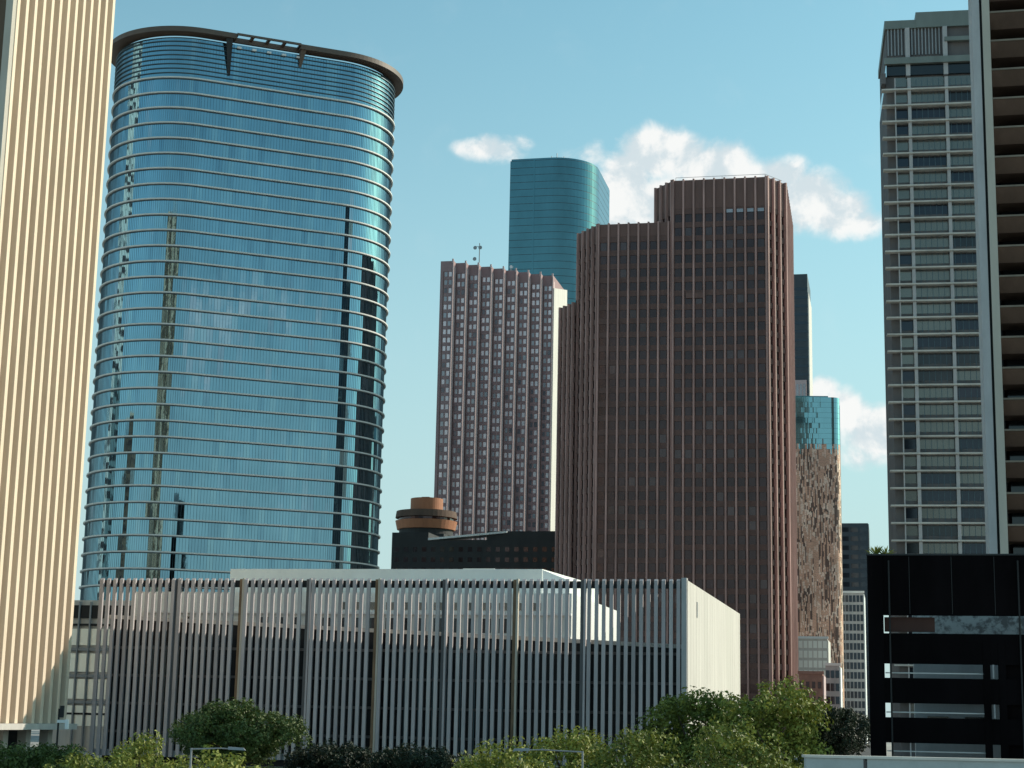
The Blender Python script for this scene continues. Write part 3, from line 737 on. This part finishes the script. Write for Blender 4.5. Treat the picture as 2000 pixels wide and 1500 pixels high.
def build_mirror_tower():
    O = at(1535, 777, 560); t = thing('mirror_tower', (O[0], 560, 0), R(-3), 'mirror glass tower, teal above, copper reflection painted on the panes below, beside the brown tower', 'building')
    c = at(1630, 777, 560); W = c[0] - O[0]; H = c[2]; rr = 3.0
    pts = [(W * i / 12, 0) for i in range(12)]
    for i in range(7): q = -math.pi / 2 + math.pi / 2 * i / 6; pts.append((W - 1.2 + rr * math.cos(q), rr + rr * math.sin(q)))
    pts += [(W - 1.2 + rr, 30), (0, 30)]
    MB().prism(pts, 0, H).build('core', 'graphite', t)
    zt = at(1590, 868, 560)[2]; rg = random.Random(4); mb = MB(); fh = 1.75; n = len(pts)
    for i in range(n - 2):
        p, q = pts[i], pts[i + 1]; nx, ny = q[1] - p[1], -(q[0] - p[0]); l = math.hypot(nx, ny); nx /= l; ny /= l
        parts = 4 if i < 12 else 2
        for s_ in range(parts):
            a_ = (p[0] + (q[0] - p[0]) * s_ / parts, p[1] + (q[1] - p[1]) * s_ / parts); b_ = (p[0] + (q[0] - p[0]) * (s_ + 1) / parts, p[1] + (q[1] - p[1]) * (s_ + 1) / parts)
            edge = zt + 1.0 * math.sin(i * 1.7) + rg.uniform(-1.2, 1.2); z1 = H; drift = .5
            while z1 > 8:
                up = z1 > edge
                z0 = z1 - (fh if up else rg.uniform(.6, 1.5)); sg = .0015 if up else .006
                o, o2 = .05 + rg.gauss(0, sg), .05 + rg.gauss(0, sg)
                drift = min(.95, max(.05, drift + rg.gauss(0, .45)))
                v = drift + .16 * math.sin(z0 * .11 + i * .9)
                mi = 0 if up else (1 if v < .45 else (2 if v < .80 else 3))  # copper tints below the edge imitate the mirrored sunlit brown tower
                mb.add([(a_[0] + nx * o, a_[1] + ny * o, z0 + .05), (b_[0] + nx * o2, b_[1] + ny * o2, z0 + .05), (b_[0] + nx * o2, b_[1] + ny * o2, z1), (a_[0] + nx * o, a_[1] + ny * o, z1)], [(0, 1, 2, 3)], mi)
                z1 = z0
    mb.build('panes', ['cyan_glass', 'reflect_copper', 'reflect_pale', 'reflect_dark'], t, stuff=True)
    MB().box(W + 1.86, W + 2.1, 4, 29, 0, H - 2).build('side_wall', 'concrete_pale', t)
    MB().box(0, W - 2, 2, 20, H, H + .8).build('parapet', 'teal_glass', t)
build_mirror_tower()
def grid_block(name, px0, px1, pyt, D, depth, label, wall, pane, cols, fh, wz, ww, side=None, frame=None, rot=GRID, zmin=1):
    t, w, H = plain_block(name, px0, px1, pyt, D, depth, label, wall, rot)
    wm = boxmesh('window', pane, ww, .06, wz); bw = w / cols; j = 0
    z = H - fh * .95
    cnt = 0
    while z > zmin:
        for k in range(cols): inst('window', wm, t, (bw * (k + .5), 0, z)); cnt += 1
        z -= fh
    if side: MB().box(w, w + .3, .3, depth - .3, 0, H - .3).build('side_wall', side, t)
    if frame: MB().box(-.2, w + .35, -.25, .6, H, H + .7).build('cornice', frame, t)
    return t, w, H
grid_block('slate_block', 1641, 1693, 1022, 750, 30, 'slate blue office block behind the white gridded block', 'slate_wall', 'dark_blue_glass', 3, 4.0, 2.0, 3.2, 'slate_wall')
t, w, H = grid_block('gridded_block', 1643, 1684, 1158, 600, 25, 'narrow office block with white window grid left of the garage', 'concrete', 'dark_blue_glass', 6, 3.3, 2.3, .98, 'white_paint', 'white_paint')
t, w, H = grid_block('pale_block', 1540, 1612, 1247, 520, 20, 'pale green glass block at the foot of the mirror tower', 'concrete_pale', 'pale_glass', 8, 2.9, 2.1, 1.15, 'concrete_pale', 'white_paint')
t, w, H = grid_block('brick_block', 1560, 1604, 1316, 420, 14, 'small pinkish red brick building behind the big tree', 'red_brick', 'brown_glass', 4, 3.6, 1.6, .8, 'pink_light', 'red_brick')
t, w, H = grid_block('blue_block', 1612, 1638, 1300, 460, 14, 'small dark blue glass building beside the brick one', 'concrete', 'dark_blue_glass', 3, 3.4, 2.0, 1.0, 'white_paint', 'white_paint')

# ------------------------------------------------------------------ dark block with slanted roof + round hotel top
def build_hotel():
    O = at(766, 1040, 500); e = at(1100, 1042, 488)
    t = thing('graphite_block', (O[0], 500, 0), GRID, 'dark graphite block with slanting white roof edge behind the slatted building', 'building')
    W = loc_of(t, e[:2])[0]; H = O[2]
    b = at(830, 1057, 494); c = at(985, 1044, 489)
    xb, xc = loc_of(t, b[:2])[0], loc_of(t, c[:2])[0]
    MB().prism([(0, 0), (W, 0), (W, 24), (0, 24)], 0, H - 2.2).build('wall', 'graphite', t)
    MB().box(0, xb, .0, 20, H - 2.2, H).build('upper_wall', 'graphite', t)
    MB().box(xc - 6, W, .3, 18, H - 2.2, H + .3).build('upper_wall', 'graphite', t)
    MB().add([(xb, -.4, H - 2.3), (xc, -.4, H - .2), (xc, -.4, H + .3), (xb, -.4, H - 1.7), (xb, 6, H - 2.3), (xc, 6, H - .2), (xc, 6, H + .3), (xb, 6, H - 1.7)],
             [(0, 1, 2, 3), (3, 2, 6, 7), (1, 5, 6, 2), (0, 3, 7, 4), (1, 0, 4, 5), (4, 7, 6, 5)]).build('roof_edge', 'white_paint', t)
    wm = boxmesh('window', 'brown_glass', 1.3, .06, 1.3)
    for k in range(18):
        for z in (H - 5.6, H - 8.6, H - 11.6): inst('window', wm, t, (1.6 + k * 2.75, 0, z))
    q = at(832, 1040, 545)
    h = thing('round_hotel', (q[0], 545, 0), GRID, 'brown orange round rooftop restaurant of stacked discs left of the sawtooth tower', 'building')
    def drum(name, r1, r2, z0, z1, m_):
        MB().tube([(0, 0, z0), (0, 0, z1)], [r1, r2], 40).build(name, m_, h)
    zz = lambda py: at(832, py, 536)[2]
    MB().box(-8, 8, -8, 8, 0, zz(1042)).build('shaft', 'graphite', h)
    drum('drum_base', 8.6, 8.6, zz(1042), zz(1030), 'graphite')
    drum('lower_disc', 9.3, 9.9, zz(1030), zz(1013), 'copper_stone')
    drum('window_ring', 8.9, 8.9, zz(1013), zz(1007), 'brown_glass')
    drum('upper_disc', 9.9, 9.6, zz(1007), zz(994), 'soffit_brown')
    drum('top_drum', 5.2, 5.2, zz(994), zz(968), 'copper_stone')
    MB().box(-1.5, 1, -1, 1, zz(968), zz(964)).build('vent', 'soffit_brown', h)
build_hotel()

# ------------------------------------------------------------------ pale glass infill between tan tower and slats
def build_infill():
    O = at(118, 1165, 290); e = at(205, 1165, 287)
    t = thing('glass_annex', (O[0], 290, 0), GRID, 'pale green glazed annex in the gap between tan tower and slatted building', 'building')
    W = loc_of(t, e[:2])[0] + 6; Z = lambda py: at(160, py, 289)[2]
    MB().box(0, W, .3, 20, 0, Z(1172)).build('wall', 'concrete_pale', t)
    MB().box(0, W, 0, .3, Z(1207), Z(1182)).build('louvre_band', 'black_steel', t)
    MB().box(0, W, -.1, .3, Z(1222), Z(1218)).build('louvre_band', 'black_steel', t)
    for (a, b) in ((1260, 1228), (1312, 1276), (1365, 1326), (1392, 1378), (1418, 1396)):
        n = 4
        for k in range(n): MB().box(W * k / n + .08, W * (k + 1) / n - .08, .1, .3, Z(a), Z(b)).build('window', 'pale_glass', t)
    for py in (1268, 1320, 1371): MB().box(0, W, -.15, .3, Z(py + 3), Z(py - 3)).build('floor_band', 'grey_steel', t)
    MB().box(0, W, -.1, .3, Z(1396), Z(1392)).build('floor_band', 'black_steel', t)
    for px in (148, 172):
        x = loc_of(t, at(px, 1300, 289)[:2])[0]; MB().box(x - .12, x + .12, -.3, .1, 0, Z(1175)).build('column', 'grey_steel', t)
build_infill()

# ------------------------------------------------------------------ city around: towers mirrored in the glass
def city_tower(x, y, w, d, h, wall, rib, label, pane='brown_glass'):
    t = thing('office_tower', (x, y, 0), GRID, label, 'building')
    MB().box(0, w, 0, d, 0, h).build('wall', wall, t)
    st = MB()
    for j in range(int(h / 4)):
        z = 3 + j * 4
        for k in range(int(d / 4)): st.box(w, w + .1, 1 + k * 4, 3.2 + k * 4, z, z + 2.2)
        for k in range(int(w / 4)): st.box(1 + k * 4, 3.2 + k * 4, -.1, 0, z, z + 2.2); st.box(1 + k * 4, 3.2 + k * 4, d, d + .1, z, z + 2.2)
    st.build('windows', pane, t, stuff=True)
    MB().box(-.4, w + .4, -.4, d + .4, h, h + 1.6).build('parapet', rib, t)
    return t
city_tower(-250, 380, 32, 44, 228, 'white_wall', 'tan_rib', 'cream office tower outside the left edge, mirrored in the glass tower')
city_tower(-320, 205, 40, 40, 120, 'tan_wall', 'tan_rib', 'brown office tower outside the left edge, mirrored low in the glass tower')
city_tower(190, 235, 30, 36, 225, 'slate_wall', 'concrete', 'dark office tower outside the right edge, mirrored in the glass tower')

# ------------------------------------------------------------------ trees
def build_tree(name, px, pytop, D, wpx, label, leaf, seed, crown_h=None, lobes=None, dens=1.0, lsize=.30, group='trees along the street in front'):
    rg = random.Random(seed)
    p = at(px, pytop, D); H = p[2]; rad = wpx / F_PX * D / 2
    ch = crown_h or min(H * .8, rad * 1.7)
    t = thing(name, (p[0], D, 0), 0, label, 'tree', group)
    tr = MB(); zb = H - ch * .9
    tr.tube([(0, 0, 0), (.08, .05, zb * .5), (-.05, .1, zb), (.05, 0, H - ch * .45)], [.34, .26, .22, .10], 9)
    limbs = []
    for k in range(9):
        a = k * 2.4 + rg.uniform(-.3, .3); l = rad * rg.uniform(.45, .8); z1 = zb + ch * rg.uniform(.15, .6)
        q = (math.cos(a) * l, math.sin(a) * l, z1); limbs.append(q)
        tr.tube([(0, 0, zb * rg.uniform(.75, 1.0)), (q[0] * .5, q[1] * .5, (zb + z1) / 2 + .2), q], [.15, .10, .03], 6)
    tr.build('trunk', 'bark', t)
    # clumps of leaves spread through an uneven crown
    lb = lobes or [(0, 0, 0, 1, 1)]
    vs_, fs_ = [], []
    vol = rad * rad * ch
    ncl = int((70 + vol * .95) * dens)
    for c in range(ncl):
        L_ = lb[c % len(lb)]
        while True:
            x, y, z = rg.uniform(-1, 1), rg.uniform(-1, 1), rg.uniform(-1, 1); q = x * x + y * y + z * z
            if .12 < q < 1: break
        f = (1 + .20 * math.sin(3 * math.atan2(y, x) + seed) + .14 * math.sin(5 * z + seed)) * (rg.uniform(1.0, 1.22) if rg.random() < .18 else 1)
        cx = L_[0] * rad + x * rad * .86 * L_[3] * f; cy = L_[1] * rad + y * rad * .86 * L_[3] * f; cz = H - ch * .5 * L_[4] - .3 - L_[2] * ch + z * ch * .47 * L_[4]
        cr = rg.uniform(.35, 1.1) * (.55 + rad * .055)
        nl = int(95 * (cr / .8) ** 2)
        for k in range(nl):
            th = rg.uniform(0, 6.283); zz = rg.uniform(-.75, 1); s_ = math.sqrt(1 - zz * zz); rr = cr * rg.uniform(.55, 1.12)
            nrm = Vector((s_ * math.cos(th), s_ * math.sin(th), zz))
            pos = Vector((cx, cy, cz)) + nrm * rr
            nn = (nrm + Vector((rg.gauss(0, .55), rg.gauss(0, .55), rg.gauss(.25, .55)))).normalized()
            e = nn.cross(Vector((rg.gauss(0, 1), rg.gauss(0, 1), rg.gauss(0, 1)))).normalized(); g = nn.cross(e)
            s = lsize * rg.uniform(.5, 1.35); o = len(vs_)
            vs_ += [tuple(pos - e * s * .5), tuple(pos + g * s * .30 + nn * s * .08), tuple(pos + e * s * .5), tuple(pos - g * s * .30 + nn * s * .08)]
            fs_.append((o, o + 1, o + 2, o + 3))
    mb = MB(); mb.v = vs_; mb.f = fs_; mb.m = [0] * len(fs_)
    mb.build('crown', leaf, t, stuff=True)
    return t
build_tree('street_tree', 458, 1366, 185, 265, 'dark green round tree before the left part of the slats', 'leaf_dark', 1, lsize=.34)
build_tree('street_tree', 275, 1426, 120, 190, 'bright green bushy treetop before the left slats', 'leaf_bright', 2, lsize=.26)
build_tree('street_tree', 60, 1448, 150, 260, 'dull dark green tree under the tan tower in the left corner', 'leaf_dark', 3, lsize=.30)
build_tree('street_tree', 165, 1462, 105, 190, 'low mid green treetop near the bottom left corner', 'leaf_mid', 13, lsize=.26)
build_tree('street_tree', 440, 1456, 90, 220, 'yellow green treetop below the dark round tree', 'leaf_bright', 4, lsize=.24)
build_tree('street_tree', 650, 1452, 195, 190, 'dark tree at the foot of the slats, left one of the middle pair', 'leaf_black', 5, lsize=.34)
build_tree('street_tree', 810, 1456, 190, 210, 'dark tree at the foot of the slats, right one of the middle pair', 'leaf_black', 6, lsize=.34)
build_tree('street_tree', 970, 1436, 105, 200, 'bright green treetop left of the street lamp arm', 'leaf_bright', 7, lsize=.25)
build_tree('street_tree', 1115, 1416, 118, 240, 'spreading mid green treetop behind the street lamp arm', 'leaf_bright', 8, lsize=.26)
build_tree('street_tree', 1235, 1412, 112, 200, 'dark green treetop between the lamp arm and the big tree', 'leaf_mid', 9, lsize=.26)
build_tree('street_tree', 1365, 1328, 125, 250, 'large leafy tree before the cream end wall of the slatted building', 'leaf_mid', 10, lsize=.28, dens=1.25)
build_tree('street_tree', 1512, 1316, 120, 245, 'tallest bright leafy tree right of the cream end wall', 'leaf_bright', 11, lsize=.28, dens=1.25)
build_tree('street_tree', 1440, 1400, 95, 260, 'low spreading treetop in front of the two big trees', 'leaf_mid', 15, lsize=.24, dens=1.1)
build_tree('street_tree', 1630, 1374, 235, 165, 'blackish shaded tree beside the left edge of the garage', 'leaf_black', 12, lsize=.36)

# ------------------------------------------------------------------ street furniture
def street_lamp(px_pole, px_end, py, D, label):
    a = at(px_pole, py, D); b = at(px_end, py, D)
    t = thing('street_lamp', (a[0], D, 0), 0, label, 'street lamp', 'street lamps among the trees')
    L = b[0] - a[0]
    MB().tube([(0, 0, 0), (0, 0, a[2])], [.07, .05], 10).build('pole', 'grey_steel', t)
    MB().tube([(0, 0, 0), (0, 0, .35)], [.22, .2], 10).build('base', 'grey_steel', t)
    MB().tube([(0, 0, a[2] - .05), (L * .75, 0, a[2] + .02), (L, 0, a[2])], [.04, .03, .028], 8).build('arm', 'grey_steel', t)
    s = 1 if L > 0 else -1
    MB().add([(L - s * .1, -.14, a[2] - .04), (L + s * .75, -.1, a[2] - .06), (L + s * .75, .1, a[2] - .06), (L - s * .1, .14, a[2] - .04), (L - s * .1, -.1, a[2] + .1), (L + s * .65, -.06, a[2] + .06), (L + s * .65, .06, a[2] + .06), (L - s * .1, .1, a[2] + .1)],
             [(0, 1, 2, 3), (7, 6, 5, 4), (0, 4, 5, 1), (1, 5, 6, 2), (2, 6, 7, 3), (3, 7, 4, 0)]).build('lamp_head', 'grey_steel', t)
street_lamp(1138, 1030, 1467, 88, 'pale street lamp with flat arm over the central treetops')
street_lamp(374, 450, 1461, 86, 'pale street lamp arm before the dark round tree')
q = at(112, 1440, 150)
t = thing('traffic_signal', (q[0], 150, 0), 0, 'slim dark traffic signal pole before the base of the tan tower', 'traffic signal')
zt = at(118, 1384, 150)[2]
MB().tube([(0, 0, 0), (0, 0, zt)], [.11, .08], 8).build('pole', 'black_steel', t)
MB().box(-.1, .75, -.12, .12, zt - 1.2, zt - .95).build('arm', 'white_paint', t)
MB().box(.1, .42, -.2, .1, zt - .75, zt + .25).build('signal_head', 'black_steel', t)
MB().box(.62, .9, -.2, .1, zt - 1.7, zt - .9).build('signal_head', 'white_paint', t)

# bridge parapet close to the camera, lower right
a = at(1590, 1477, 45); b = at(2080, 1483, 45)
t = thing('bridge_parapet', (a[0], 45, 0), math.atan2(0, 1), 'grey concrete bridge parapet along the bottom right corner', 'wall')
Lp = 12; zt = a[2]
xm = at(1690, 1480, 45)[0] - a[0]
MB().box(-.2, xm - .05, 0, .35, 0, zt - .04).build('panel', 'grey_rail', t)
MB().box(xm + .05, Lp, 0, .35, 0, zt - .04).build('panel', 'grey_rail', t)
MB().box(xm - .04, xm + .04, .05, .3, 0, zt - .1).build('joint', 'concrete_dark', t)
MB().box(-.25, Lp, -.05, .42, zt - .035, zt + .03).build('coping', 'concrete_pale', t)
